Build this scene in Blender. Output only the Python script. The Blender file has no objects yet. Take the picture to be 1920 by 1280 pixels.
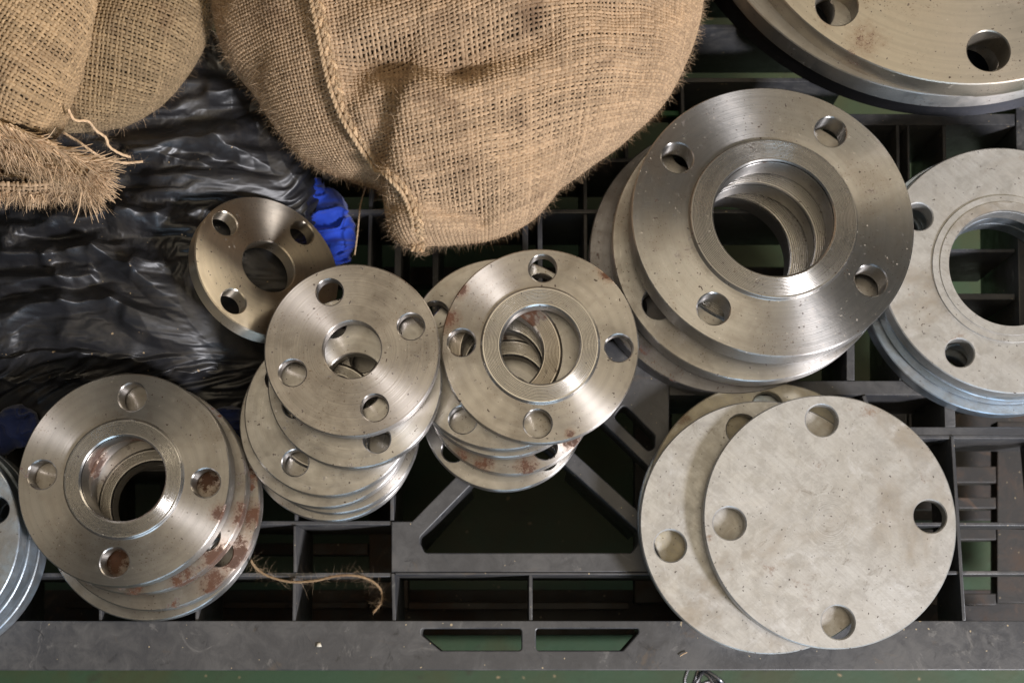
import bpy, math, random
import numpy as np
from mathutils import Vector, Matrix
R = math.radians
random.seed(4); rng = np.random.default_rng(4)
sc = bpy.context.scene
col = sc.collection

# ------------------------------------------------------------------ camera
CAM_H, TILT, FPX = 1.05, R(12.0), 2667.0
cd = bpy.data.cameras.new('camera'); cam = bpy.data.objects.new('camera', cd); col.objects.link(cam)
cam.location = (0, 0, CAM_H); cam.rotation_euler = (TILT, 0, 0)
cd.sensor_width = 36.0; cd.lens = 36.0*FPX/1920.0
cd.clip_start = 0.05; cd.clip_end = 50
cd.dof.use_dof = True; cd.dof.focus_distance = 0.985; cd.dof.aperture_fstop = 7.1
sc.camera = cam

# ------------------------------------------------------------------ world and lamps (workshop interior)
w = bpy.data.worlds.new('World'); sc.world = w; w.use_nodes = True
wb = w.node_tree.nodes['Background']
wb.inputs[0].default_value = (0.75, 0.88, 1.0, 1); wb.inputs[1].default_value = 0.05
sc.view_settings.view_transform = 'Standard'; sc.view_settings.look = 'None'
sc.view_settings.exposure = 0.0; sc.view_settings.gamma = 1.0

def area(name, loc, target, sx, sy, power, color):
    l = bpy.data.lights.new(name, 'AREA'); l.shape = 'RECTANGLE'; l.size = sx; l.size_y = sy
    l.energy = power; l.color = color
    o = bpy.data.objects.new(name, l); col.objects.link(o); o.location = loc
    d = Vector(target)-Vector(loc); o.rotation_euler = d.to_track_quat('-Z', 'Y').to_euler()
    return o
area('ceiling_light_panel', (0.1, 0.05, 2.9), (0.1, 0.05, 0), 2.1, 2.7, 24, (1.0, 0.83, 0.59))
area('strip_lamp', (1.75, -1.35, 1.80), (0, 0.2, 0), 0.40, 0.40, 116, (0.97, 0.955, 1.0))
area('window_light', (0.35, -2.3, 0.55), (0, 0.2, 0), 1.3, 0.6, 13, (0.58, 0.78, 1.0))
area('rear_fill', (1.6, 1.9, 1.15), (-.1, 0.3, 0), 1.3, 0.8, 22, (1.0, 0.86, 0.66))  # added fill, placed so the tilted flange reflects something bright

# ------------------------------------------------------------------ helpers
def at(px, py, z):
    """world point at height z seen at photograph pixel px, py"""
    d = Vector(((px-960)/FPX, (640-py)/FPX, -1.0))
    c, s = math.cos(TILT), math.sin(TILT)
    d = Vector((d.x, d.y*c-d.z*s, d.y*s+d.z*c))
    return Vector((0, 0, CAM_H)) + d*((z-CAM_H)/d.z)
def mpp(px, py, z):
    p = at(px, py, z); c, s = math.cos(TILT), math.sin(TILT)
    v = p-Vector((0, 0, CAM_H)); return (v.y*s - v.z*c)/FPX
def tag(o, label=None, cat=None, group=None, kind=None):
    if label: o['label'] = label
    if cat: o['category'] = cat
    if group: o['group'] = group
    if kind: o['kind'] = kind
    return o
def empty(name, loc=(0, 0, 0)):
    o = bpy.data.objects.new(name, None); col.objects.link(o); o.location = loc; o.empty_display_size = .02
    return o
def link(name, me, mat=None, parent=None):
    o = bpy.data.objects.new(name, me); col.objects.link(o)
    if mat is not None:
        me.materials.clear(); me.materials.append(mat)
    if parent is not None: o.parent = parent
    return o
def smooth(me, ang=30):
    me.polygons.foreach_set('use_smooth', [True]*len(me.polygons)); me.set_sharp_from_angle(angle=R(ang)); me.update()
def np_mesh(name, V, F):
    """V (n,3), F (m,4) or (m,3)"""
    me = bpy.data.meshes.new(name); V = np.asarray(V, np.float32); F = np.asarray(F, np.int32)
    me.vertices.add(len(V)); me.vertices.foreach_set('co', V.ravel())
    k = F.shape[1]; me.loops.add(F.size); me.loops.foreach_set('vertex_index', F.ravel())
    me.polygons.add(len(F)); me.polygons.foreach_set('loop_start', np.arange(0, F.size, k, dtype=np.int32))
    me.polygons.foreach_set('loop_total', np.full(len(F), k, np.int32))
    me.update(calc_edges=True); me.validate()
    return me
def curve_plate(name, loops, half, bevel, res=1):
    cu = bpy.data.curves.new(name, 'CURVE'); cu.dimensions = '2D'; cu.fill_mode = 'BOTH'
    cu.extrude = max(half-bevel, 1e-5); cu.bevel_depth = bevel; cu.bevel_resolution = res; cu.offset = -bevel
    for L in loops:
        s = cu.splines.new('POLY'); s.points.add(len(L)-1)
        for p, q in zip(s.points, L): p.co = (q[0], q[1], 0, 1)
        s.use_cyclic_u = True
    o = bpy.data.objects.new(name+'_src', cu); col.objects.link(o)
    me = bpy.data.meshes.new_from_object(o.evaluated_get(bpy.context.evaluated_depsgraph_get()))
    bpy.data.objects.remove(o); bpy.data.curves.remove(cu); me.name = name
    return me
def circ(r, n=96, cx=0, cy=0):
    return [(cx+r*math.cos(2*math.pi*i/n), cy+r*math.sin(2*math.pi*i/n)) for i in range(n)]
def lathe(name, prof, n=128, closed=False):
    m = len(prof); a = np.linspace(0, 2*np.pi, n, endpoint=False)
    P = np.array(prof); V = np.zeros((n, m, 3))
    V[:, :, 0] = np.cos(a)[:, None]*P[None, :, 0]; V[:, :, 1] = np.sin(a)[:, None]*P[None, :, 0]; V[:, :, 2] = P[None, :, 1]
    F = []
    mm = m if closed else m-1
    for i in range(n):
        j = (i+1) % n
        for k in range(mm):
            l = (k+1) % m
            F.append((i*m+k, j*m+k, j*m+l, i*m+l))
    return np_mesh(name, V.reshape(-1, 3), F)
def fillet(pts, r, seg=5):
    """rounded polygon, r one radius or one for each corner"""
    out = []; n = len(pts)
    for i in range(n):
        p0, p, p1 = Vector(pts[i-1]), Vector(pts[i]), Vector(pts[(i+1) % n])
        rr = r[i] if isinstance(r, (list, tuple)) else r
        a = (p0-p); b = (p1-p); la, lb = a.length, b.length
        if rr <= 0 or la < 1e-6 or lb < 1e-6: out.append(tuple(p)); continue
        a /= la; b /= lb; ang = a.angle(b)
        t = min(rr/math.tan(ang/2), la*.45, lb*.45)
        A = p+a*t; B = p+b*t
        for k in range(seg+1):
            u = k/seg; out.append(tuple((1-u)**2*A + 2*u*(1-u)*p + u*u*B))
    return out

def vnoise(x, y, seed=0):
    x = np.asarray(x, float); y = np.asarray(y, float)
    xi = np.floor(x).astype(np.int64); yi = np.floor(y).astype(np.int64); fx = x-xi; fy = y-yi
    fx = fx*fx*(3-2*fx); fy = fy*fy*(3-2*fy)
    def h(a, b):
        n = (a*374761393 + b*668265263 + seed*1442695041) & 0xffffffff
        n = ((n ^ (n >> 13))*1274126177) & 0xffffffff
        return ((n ^ (n >> 16)) & 0xffff)/32767.5-1
    return (h(xi, yi)*(1-fx)+h(xi+1, yi)*fx)*(1-fy)+(h(xi, yi+1)*(1-fx)+h(xi+1, yi+1)*fx)*fy
def fbm(x, y, seed=0, o=4):
    s = 0; a = 1
    for k in range(o): s = s+a*vnoise(x*2**k, y*2**k, seed+k*7); a *= .5
    return s

# ------------------------------------------------------------------ materials
class NT:
    def __init__(s, name):
        s.m = bpy.data.materials.new(name); s.m.use_nodes = True; s.t = s.m.node_tree; s.n = s.t.nodes
        s.b = s.n['Principled BSDF']
    def add(s, t, **kw):
        n = s.n.new(t)
        for k, v in kw.items(): setattr(n, k, v)
        return n
    def lk(s, a, b): s.t.links.new(a, b)
    def val(s, x, sock):
        if hasattr(x, 'is_output'): s.lk(x, sock)
        else: sock.default_value = x
    def math(s, op, a, b=0.0, c=None, clamp=False):
        n = s.add('ShaderNodeMath', operation=op, use_clamp=clamp); s.val(a, n.inputs[0]); s.val(b, n.inputs[1])
        if c is not None: s.val(c, n.inputs[2])
        return n.outputs[0]
    def noise(s, vec, scale, detail=3, rough=.5, dim='3D', dist=0):
        n = s.add('ShaderNodeTexNoise', noise_dimensions=dim)
        s.lk(vec, n.inputs['W' if dim == '1D' else 'Vector'])
        n.inputs['Scale'].default_value = scale; n.inputs['Detail'].default_value = detail
        n.inputs['Roughness'].default_value = rough; n.inputs['Distortion'].default_value = dist
        return n.outputs['Fac']
    def ramp(s, f, a, b, lo=0.0, hi=1.0):
        n = s.add('ShaderNodeMapRange', interpolation_type='SMOOTHSTEP'); s.lk(f, n.inputs[0])
        n.inputs[1].default_value = a; n.inputs[2].default_value = b; n.inputs[3].default_value = lo; n.inputs[4].default_value = hi
        return n.outputs[0]
    def mix(s, f, a, b, mode='MIX'):
        n = s.add('ShaderNodeMix', data_type='RGBA', blend_type=mode); s.val(f, n.inputs[0])
        for x, k in ((a, 6), (b, 7)):
            if isinstance(x, tuple): x = (*x, 1) if len(x) == 3 else x
            s.val(x, n.inputs[k])
        return n.outputs[2]
    def bump(s, h, strength, dist, prev=None):
        n = s.add('ShaderNodeBump'); s.lk(h, n.inputs['Height']); n.inputs['Strength'].default_value = strength
        n.inputs['Distance'].default_value = dist
        if prev is not None: s.lk(prev, n.inputs['Normal'])
        return n.outputs[0]
    def lines(s, vec, angle, sx, sy):
        r_ = s.add('ShaderNodeVectorRotate', rotation_type='Z_AXIS'); s.lk(vec, r_.inputs['Vector']); r_.inputs['Angle'].default_value = angle
        m_ = s.add('ShaderNodeMapping'); s.lk(r_.outputs[0], m_.inputs[0]); m_.inputs['Scale'].default_value = (sx, sy, sx); return m_
    def coords(s, seeded=True):
        tc = s.add('ShaderNodeTexCoord').outputs['Object']
        if not seeded: return tc, tc
        oi = s.add('ShaderNodeObjectInfo').outputs['Random']
        k = s.math('MULTIPLY', oi, 37.0)
        v = s.add('ShaderNodeVectorMath', operation='ADD'); s.lk(tc, v.inputs[0])
        c = s.add('ShaderNodeCombineXYZ'); s.lk(k, c.inputs[0]); s.lk(k, c.inputs[1]); s.lk(k, c.inputs[2]); s.lk(c.outputs[0], v.inputs[1])
        return tc, v.outputs[0]

def metal(name, base=(.43, .41, .385), rough=.40, aniso=.93, rings=.25, rust=.0, grime=.55, spots=1.0, ringscale=2600, marks=(), relief=.05):
    s = NT(name); tc, v = s.coords()
    sep = s.add('ShaderNodeSeparateXYZ'); s.lk(tc, sep.inputs[0])
    r = s.math('SQRT', s.math('ADD', s.math('MULTIPLY', sep.outputs[0], sep.outputs[0]), s.math('MULTIPLY', sep.outputs[1], sep.outputs[1])))
    rn = s.noise(r, ringscale, 2, .6, '1D'); rn2 = s.noise(r, 260, 2, .5, '1D')
    big = s.noise(v, 17, 4, .6); mid = s.noise(v, 70, 4, .65, dist=.6); fine = s.noise(v, 900, 2, .6)
    g = s.ramp(s.math('ADD', s.math('MULTIPLY', big, .6), s.math('MULTIPLY', mid, .4)), .38, .66)
    c = s.mix(s.math('MULTIPLY', g, grime), base, tuple(x*k for x, k in zip(base, (.62, .55, .47))))
    c = s.mix(s.math('MULTIPLY', s.ramp(rn2, .35, .7), .22), c, tuple(x*.6 for x in base))
    # rust in sharp-edged patches
    ru = s.ramp(s.math('ADD', s.noise(v, 26, 5, .7, dist=.8), s.math('MULTIPLY', s.noise(v, 160, 3, .6), .25)), .80-.20*rust, .88-.18*rust)
    for mx, my, mz, mr in marks:
        dn = s.add('ShaderNodeVectorMath', operation='DISTANCE'); s.lk(tc, dn.inputs[0]); dn.inputs[1].default_value = (mx, my, mz)
        nz = s.math('MULTIPLY', s.math('SUBTRACT', s.noise(v, 150, 8, .85, dist=.3), .5), mr*5.0)
        halo = s.math('MULTIPLY', s.math('SUBTRACT', 1.0, s.ramp(s.math('ADD', dn.outputs['Value'], s.math('MULTIPLY', nz, .6)), mr*.5, mr*1.7)), .55)
        c = s.mix(halo, c, (.24, .125, .065))
        mk = s.math('SUBTRACT', 1.0, s.ramp(s.math('ADD', dn.outputs['Value'], nz), mr*.6, mr*.85)); ru = s.math('MAXIMUM', ru, mk)
    c = s.mix(ru, c, s.mix(mid, (.060, .024, .012), (.130, .058, .028)))
    # dark specks and pale crumbs of dust
    sp = s.ramp(s.noise(v, 420, 1, .4), .71, .74, 0, spots); sm = s.ramp(s.noise(v, 60, 2), .35, .60)
    sp = s.math('MULTIPLY', sp, sm); c = s.mix(sp, c, (.05, .032, .022))
    pl = s.ramp(s.noise(v, 520, 1, .3), .775, .79, 0, .6*spots); c = s.mix(pl, c, (.62, .55, .45))
    sb = s.math('MULTIPLY', s.ramp(s.noise(v, 760, 1, .4), .66, .70, 0, .55*spots), s.ramp(s.noise(v, 34, 3, .6), .46, .62)); c = s.mix(sb, c, (.12, .065, .035))
    # fine scratches
    mp = s.add('ShaderNodeMapping'); s.lk(v, mp.inputs[0]); mp.inputs['Rotation'].default_value = (0, 0, .7); mp.inputs['Scale'].default_value = (30, 900, 30)
    scr = s.ramp(s.noise(mp.outputs[0], 1, 2, .5, dist=1.5), .73, .76)
    s.lk(c, s.b.inputs['Base Color'])
    met = s.math('SUBTRACT', 1.0, s.math('ADD', ru, s.math('ADD', sp, pl), clamp=True), clamp=True)
    s.lk(s.math('MULTIPLY', met, .97), s.b.inputs['Metallic'])
    ro = s.math('ADD', s.math('MULTIPLY', g, .12), rough-.04)
    ro = s.math('ADD', ro, s.math('MULTIPLY', s.math('SUBTRACT', rn, .5), .18))
    ro = s.math('ADD', ro, s.math('MULTIPLY', ru, .4)); ro = s.math('ADD', ro, s.math('MULTIPLY', scr, .15), clamp=True)
    s.lk(ro, s.b.inputs['Roughness'])
    s.b.inputs['Anisotropic'].default_value = aniso; s.b.inputs['Anisotropic Rotation'].default_value = .25
    tg = s.add('ShaderNodeTangent', direction_type='RADIAL', axis='Z'); s.lk(tg.outputs[0], s.b.inputs['Tangent'])
    b = s.bump(rn, rings, .00012); b = s.bump(s.math('ADD', fine, s.math('MULTIPLY', ru, .8)), .25, .00012, b)
    b = s.bump(mid, relief, .0006, b); s.lk(b, s.b.inputs['Normal'])
    return s.m
def galv(name, base=(.54, .54, .53), rough=.42, grime=.6, met=.72):
    s = NT(name); tc, v = s.coords()
    big = s.noise(v, 14, 4, .6, dist=.7); mid = s.noise(v, 60, 5, .7, dist=1.0); fine = s.noise(v, 700, 3, .7)
    g = s.ramp(s.math('ADD', s.math('MULTIPLY', big, .55), s.math('MULTIPLY', mid, .45)), .36, .68)
    c = s.mix(s.math('MULTIPLY', g, grime), base, tuple(x*k for x, k in zip(base, (.66, .60, .50))))
    br = s.ramp(s.noise(v, 9, 5, .7, dist=.5), .50, .68); c = s.mix(s.math('MULTIPLY', br, .65), c, (.27, .22, .16))
    dk = s.ramp(s.noise(v, 40, 5, .8, dist=.9), .60, .72); c = s.mix(s.math('MULTIPLY', dk, .6), c, (.17, .14, .11))
    wp = s.ramp(s.noise(v, 22, 3, .6, dist=1.5), .58, .70); c = s.mix(s.math('MULTIPLY', wp, .22), c, (.66, .65, .64))
    c = s.mix(s.ramp(s.noise(v, 75, 5, .75, dist=.4), .42, .66, 0, .40), c, (.26, .245, .22)); c = s.mix(s.ramp(s.noise(v, 42, 5, .75, dist=.5), .55, .70, 0, .5), c, (.64, .645, .65))
    mp2 = s.lines(v, -.6, 14, 520)
    c = s.mix(s.ramp(s.noise(mp2.outputs[0], 1, 3, .6, dist=.8), .62, .78, 0, .28), c, (.70, .70, .71))
    mp3 = s.lines(v, .75, 20, 420); c = s.mix(s.ramp(s.noise(mp3.outputs[0], 1, 4, .7, dist=.6), .42, .62, 0, .25), c, (.34, .32, .30))
    ru = s.ramp(s.math('ADD', s.noise(v, 30, 5, .75), s.math('MULTIPLY', fine, .15)), .68, .82, 0, .8); c = s.mix(ru, c, (.20, .12, .065))
    sp = s.ramp(s.noise(v, 430, 1, .4), .71, .74); sp = s.math('MULTIPLY', sp, s.ramp(mid, .38, .6)); c = s.mix(sp, c, (.06, .045, .035))
    s.lk(c, s.b.inputs['Base Color'])
    s.lk(s.math('MULTIPLY', s.math('SUBTRACT', met, s.math('MULTIPLY', g, .25)), s.math('SUBTRACT', 1.0, s.math('MAXIMUM', ru, sp))), s.b.inputs['Metallic'])
    s.lk(s.math('ADD', s.math('MULTIPLY', mid, .28), rough-.12), s.b.inputs['Roughness'])
    mp = s.lines(v, .7, 45, 700)
    sc_ = s.noise(mp.outputs[0], 1, 3, .6)
    sep = s.add('ShaderNodeSeparateXYZ'); s.lk(tc, sep.inputs[0])
    r = s.math('SQRT', s.math('ADD', s.math('MULTIPLY', sep.outputs[0], sep.outputs[0]), s.math('MULTIPLY', sep.outputs[1], sep.outputs[1])))
    rg = s.math('MULTIPLY', s.noise(r, 700, 2, .5, '1D'), s.ramp(r, .010, .026, 1.0, 0.0))
    b = s.bump(sc_, .12, .0002); b = s.bump(rg, .5, .0003, b); b = s.bump(fine, .3, .00025, b); b = s.bump(mid, .12, .001, b); s.lk(b, s.b.inputs['Normal'])
    return s.m
def plastic_mat(name, base, rough, dust=.3, dustcol=(.13, .11, .09)):
    s = NT(name); tc, v = s.coords(False)
    big = s.noise(v, 12, 5, .65, dist=.5); mid = s.noise(v, 75, 4, .7, dist=.8); fine = s.noise(v, 600, 3, .6)
    d = s.ramp(s.math('ADD', s.math('MULTIPLY', big, .6), s.math('MULTIPLY', mid, .4)), .42, .68)
    c = s.mix(s.math('MULTIPLY', d, dust), base, dustcol)
    sm = s.ramp(s.noise(v, 24, 5, .7, dist=2), .60, .68); c = s.mix(s.math('MULTIPLY', sm, .6*dust), c, tuple(x*1.6 for x in dustcol))
    dk = s.ramp(s.noise(v, 34, 4, .7, dist=1.5), .62, .72); c = s.mix(s.math('MULTIPLY', dk, .7), c, tuple(x*.35 for x in base))
    pl = s.ramp(s.noise(v, 330, 1, .3), .775, .79); c = s.mix(pl, c, (.35, .28, .18))
    br = s.ramp(s.noise(v, 15, 5, .75, dist=1.2), .60, .70); c = s.mix(s.math('MULTIPLY', br, .5*dust), c, (.12, .085, .055))
    s.lk(c, s.b.inputs['Base Color']); s.lk(s.math('ADD', s.math('MULTIPLY', d, .3), rough), s.b.inputs['Roughness'])
    mp = s.lines(v, 1.0, 14, 420)
    scr = s.ramp(s.noise(mp.outputs[0], 1, 3, .5, dist=2.5), .68, .74)
    b = s.bump(fine, .25, .0003); b = s.bump(scr, .3, .0003, b); b = s.bump(mid, .2, .001, b); s.lk(b, s.b.inputs['Normal'])
    return s.m

STEEL = metal('turned_steel', base=(.46, .45, .435), rough=.34, rings=.4, ringscale=1500)
STEEL_ROUGH = metal('coarse_turned_steel', base=(.42, .395, .37), rough=.40, rings=.9, ringscale=900, grime=.5, spots=1.0, aniso=.85)
STEEL_RUSTY = metal('rusty_steel', rough=.40, rust=.85, grime=.5, rings=.3, aniso=.6)
STEEL_DARK = metal('dark_steel', base=(.24, .24, .255), rough=.36, rust=.3, rings=.2)  # darker base than the other steels
STEEL_SHADE = metal('shade_painted_steel', base=(.045, .047, .055), rough=.5, rust=.0, rings=.1, spots=.4)  # shade of the corner stack painted into a near-black base
FACE = metal('grooved_face_steel', base=(.46, .445, .42), rough=.28, rings=.0, aniso=.3, grime=.25, relief=.0)
FACE_RUSTY = metal('grooved_face_rusty', base=(.44, .41, .37), rough=.32, rust=.6, rings=.0, aniso=.4, relief=.0)
GALV = galv('galvanised_steel')
GALV_BLUE_LIT = galv('galvanised_steel_blue_lit', base=(.42, .50, .58), rough=.34, grime=.3, met=.85)  # bluish light painted into the galvanised base colour
GALV_YEL = galv('galvanised_steel_yellowed', base=(.46, .42, .32), rough=.5, grime=.5, met=.6)
PALLET = plastic_mat('black_pallet_plastic', (.046, .047, .051), .36, .85, (.105, .100, .094))
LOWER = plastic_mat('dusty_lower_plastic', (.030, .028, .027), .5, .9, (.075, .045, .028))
def bag_mat():
    s = NT('black_bin_liner'); tc, v = s.coords(False)
    a = s.noise(v, 30, 4, .6, dist=.6); f = s.noise(v, 500, 3, .6)
    c = s.mix(s.ramp(a, .45, .75, 0, .8), (.016, .016, .018), (.046, .041, .036))
    pl = s.ramp(s.noise(v, 260, 1, .3), .785, .80); c = s.mix(pl, c, (.3, .22, .13))
    s.lk(c, s.b.inputs['Base Color']); s.lk(s.math('ADD', s.math('MULTIPLY', a, .25), .32), s.b.inputs['Roughness'])
    b = s.bump(s.noise(v, 60, 3, .55, dist=.8), .10, .0012); b = s.bump(f, .10, .0002, b); s.lk(b, s.b.inputs['Normal'])
    s.b.inputs['Specular IOR Level'].default_value = .62
    return s.m
BAG = bag_mat()
def cloth_mat(name, base):
    s = NT(name); tc, v = s.coords(False)
    a = s.noise(v, 60, 4, .6); c = s.mix(a, tuple(x*.55 for x in base), base); s.lk(c, s.b.inputs['Base Color'])
    s.b.inputs['Roughness'].default_value = .8; s.b.inputs['Sheen Weight'].default_value = .2
    s.lk(s.bump(s.noise(v, 1400, 2), .5, .0004), s.b.inputs['Normal']); return s.m
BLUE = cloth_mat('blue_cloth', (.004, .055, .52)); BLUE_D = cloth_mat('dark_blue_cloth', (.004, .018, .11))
def jute_mat(name, base, dark=(.13, .075, .042), stain=.75):
    s = NT(name); tc, v = s.coords(False)
    at_ = s.add('ShaderNodeAttribute', attribute_name='tint').outputs['Fac']
    big = s.noise(v, 16, 4, .6, dist=.8); f = s.noise(v, 1500, 2, .6); m = s.noise(v, 240, 3, .6)
    c = s.mix(s.ramp(at_, .1, .9), tuple(x*.68 for x in base), tuple(min(1, x*1.28) for x in base))
    c = s.mix(s.math('MULTIPLY', s.ramp(f, .35, .7), .35), c, tuple(min(1, x*1.5) for x in base))
    c = s.mix(s.math('MULTIPLY', s.ramp(big, .52, .74), stain), c, dark)
    c = s.mix(s.math('MULTIPLY', s.ramp(m, .6, .75), .35), c, dark)
    s.lk(c, s.b.inputs['Base Color']); s.b.inputs['Roughness'].default_value = .85; s.b.inputs['Specular IOR Level'].default_value = .25
    s.lk(s.bump(f, .6, .0003), s.b.inputs['Normal']); return s.m
JUTE = jute_mat('jute_yarn', (.37, .255, .155))
JUTE_SHADE = jute_mat('jute_yarn_shaded', (.27, .19, .105), stain=.5)  # darker copy of the yarn, shade on the rear lobe painted in
JUTE_L = jute_mat('jute_yarn_olive', (.36, .25, .14), stain=.35)
FIBRE = jute_mat('pale_jute_fibre', (.56, .40, .25), stain=.2)
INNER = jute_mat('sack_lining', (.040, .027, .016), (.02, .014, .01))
def floor_mat():
    s = NT('green_painted_floor'); tc, v = s.coords(False)
    a = s.noise(v, 6, 5, .65, dist=.6); m = s.noise(v, 55, 4, .7)
    c = s.mix(s.ramp(a, .35, .7), (.034, .072, .034), (.050, .058, .022)); c = s.mix(s.ramp(m, .55, .75, 0, .7), c, (.035, .035, .02))
    pl = s.ramp(s.noise(v, 120, 1, .3), .77, .79); c = s.mix(pl, c, (.3, .22, .12))
    s.lk(c, s.b.inputs['Base Color']); s.b.inputs['Roughness'].default_value = .5; s.lk(s.bump(m, .2, .002), s.b.inputs['Normal']); return s.m
FLOOR = floor_mat()
GREEN = plastic_mat('green_plastic', (.05, .19, .08), .5, .3)
CHIPM = NT('pale_chip'); CHIPM.b.inputs['Base Color'].default_value = (.6, .55, .45, 1); CHIPM = CHIPM.m

# ------------------------------------------------------------------ floor
V = [(-3, -3, -.31), (3, -3, -.31), (3, 3, -.31), (-3, 3, -.31)]
tag(link('floor', np_mesh('floor', V, [(0, 1, 2, 3)]), FLOOR), kind='structure', label='green painted workshop floor below the pallet')

# ------------------------------------------------------------------ pallet
pal = tag(empty('plastic_pallet', (0, .3, -.15)), 'dusty black plastic pallet with ribbed open deck under all the flanges', 'pallet')
pcount = [0]
def ploc(o): o.location = o.location-Vector(pal.location)
def plate(name, outline, holes=(), ztop=0.0, thick=.03, mat=PALLET, r=0, hr=.004, bevel=.0009):
    pcount[0] += 1; z = ztop-.00035*(pcount[0] % 9)
    L = [fillet([at(x, y, z).xy for x, y in outline], r)]
    for h in holes: L.append(fillet([at(x, y, z).xy for x, y in h], hr))
    me = curve_plate(name, L, thick/2, bevel, 1); smooth(me, 40)
    o = link(name, me, mat, pal); o.location = Vector((0, 0, z-thick/2))-Vector(pal.location); return o
def rib(x0, y0, x1, y1, wpx=6, ztop=0.0, depth=.09, mat=PALLET, name='rib'):
    d = Vector((x1-x0, y1-y0)).normalized(); n = Vector((-d.y, d.x))*wpx/2
    return plate(name, [(x0-n.x, y0-n.y), (x1-n.x, y1-n.y), (x1+n.x, y1+n.y), (x0+n.x, y0+n.y)], (), ztop, depth, mat, bevel=.0007)

plate('front_beam', [(-430, 1163), (2040, 1163), (2040, 1256), (-430, 1256)],
      [[(790, 1178), (978, 1178), (978, 1219), (826, 1219), (790, 1190)], [(1005, 1178), (1197, 1178), (1197, 1186), (1168, 1219), (1005, 1219)]], thick=.032, hr=.0025)
plate('gusset_plate', [(734, 1072), (734, 977), (773, 977), (1010, 735), (1010, 640), (1255, 640), (1255, 1072)],
      [[(796, 1036), (788, 1018), (788, 1006), (882, 910), (985, 806), (1063, 875), (1196, 995), (1196, 1020), (1184, 1036)],
       [(1170, 757), (1228, 815), (1228, 838), (1216, 846), (1150, 782)],
       [(1095, 757), (1217, 876), (1217, 962), (1196, 956), (1045, 820)]], thick=.03)
for x in (-370, -180, 10, 192, 373, 555):
    rib(x, 700, x+(x-960)*.0, 975, 6); rib(x-2, 985, x-2, 1072); rib(x-3, 1082, x-4, 1163)
rib(735, 690, 735, 975, 7); rib(737, 1074, 739, 1163, 7); rib(995, 1074, 995, 1163, 7)
for y in (880, 980, 1077): rib(-430, y, 734, y, 8 if y > 900 else 6)
for y in (785,): rib(-430, y, 734, y, 6)
rib(741, 1075, 1255, 1075, 5)
plate('front_light_block', [(-430, 1247), (2040, 1247), (2040, 1254), (-430, 1254)], ztop=-.034, thick=.24, bevel=.0008)  # added solid blocker, keeps low light out from under the deck
plate('opening_wall', [(786, 1040), (1190, 1040), (1190, 1046), (786, 1046)], ztop=-.032, thick=.10, bevel=.0008)
rib(783, 1014, 880, 906, 6, ztop=-.032, depth=.10, name='opening_wall'); rib(1068, 870, 1200, 992, 6, ztop=-.032, depth=.10, name='opening_wall')
# right grid
rib(1255, 727, 2040, 727, 27, name='cross_beam'); rib(1700, 808, 2040, 808, 16, name='cross_beam')
rib(1595, 560, 1595, 713, 15, name='cross_beam'); rib(1780, 741, 1782, 800, 20, name='cross_beam')
rib(1786, 817, 1808, 1163, 7, depth=.06); rib(1620, 741, 1640, 800, 8)
rib(1600, 817, 1627, 1163, 7, depth=.06); rib(1420, 741, 1440, 1163, 7, depth=.06)
for y in (819, 982, 1073): rib(1255, y, 2040, y, 7, depth=.035)
rib(1968, 817, 2000, 1163, 7, depth=.06)
rib(1560, 224, 1903, 224, 21, name='cross_beam'); rib(1914, 100, 1924, 712, 22, name='cross_beam')
rib(1683, 235, 1690, 712, 7); rib(1703, 235, 1710, 712, 5); rib(1770, 235, 1780, 712, 7)
rib(1604, 556, 1903, 556, 12); rib(1604, 470, 1903, 470, 7)
# behind, between the sack and the flanges
for x in (690, 744, 815, 985, 1013, 1100, 1180, 1290):
    rib(960+(x-960)*.96, 60, x, 640, {744: 13, 815: 11, 985: 11, 1013: 9}.get(x, 7), ztop=-.004)
for y in (396, 640): rib(560, y, 1588, y, 8)
rib(560, 150, 1588, 150, 8); rib(560, 50, 2040, 50, 8); rib(560, 300, 1588, 300, 7)
rib(1240, 212, 1300, 212, 9, ztop=-.02, depth=.006, name='green_strip', mat=GREEN)
rib(560, -60, 2040, -60, 8)
# lower deck: bars of the pallet underneath, plus added dark sheets
LZ = -.135
def low(x0, y0, x1, y1, name='lower_bar'): 
    return plate(name, [(x0, y0), (x1, y0), (x1, y1), (x0, y1)], (), LZ, .018, LOWER, bevel=.001)
for y0, y1 in ((862, 893), (920, 941), (968, 1000), (1100, 1122)): low(1660, y0+12, 1868, y1+12)
low(1870, 790, 1990, 1130, 'lower_plate_and_shade'); low(1600, 790, 1658, 1130, 'lower_plate_and_shade')
for x0, x1 in ((120, 300), (330, 690)):
    low(x0, 1018, x1, 1040); low(x0, 1128, x1, 1140)
plate('lower_plate_and_shade', [(1500, 770), (1700, 770), (1700, 1150), (1500, 1150)], (), -.22, .012, LOWER)  # added dark sheet, stands in for shade on the green floor
plate('lower_plate_and_shade', [(1704, 770), (2000, 770), (2000, 975), (1704, 975)], (), -.22, .012, LOWER)  # second added sheet, darkens the floor behind the right grid
plate('slot_shade_sheet', [(-430, 1105), (2040, 1105), (2040, 1190), (-430, 1190)], (), -.20, .02, LOWER)  # added dark sheet, makes the front beam slots look shaded
low(745, 1030, 765, 1140, 'lower_plate_and_shade'); low(766, 1128, 1180, 1142); low(766, 1068, 1180, 1082); low(692, 700, 744, 1140, 'lower_plate_and_shade')
for y in (600, 500, 400, 300): low(560, y, 1500, y+34)
low(1190, 560, 1260, 1130, 'lower_plate_and_shade'); low(300, 700, 329, 1140, 'lower_plate_and_shade')

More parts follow.
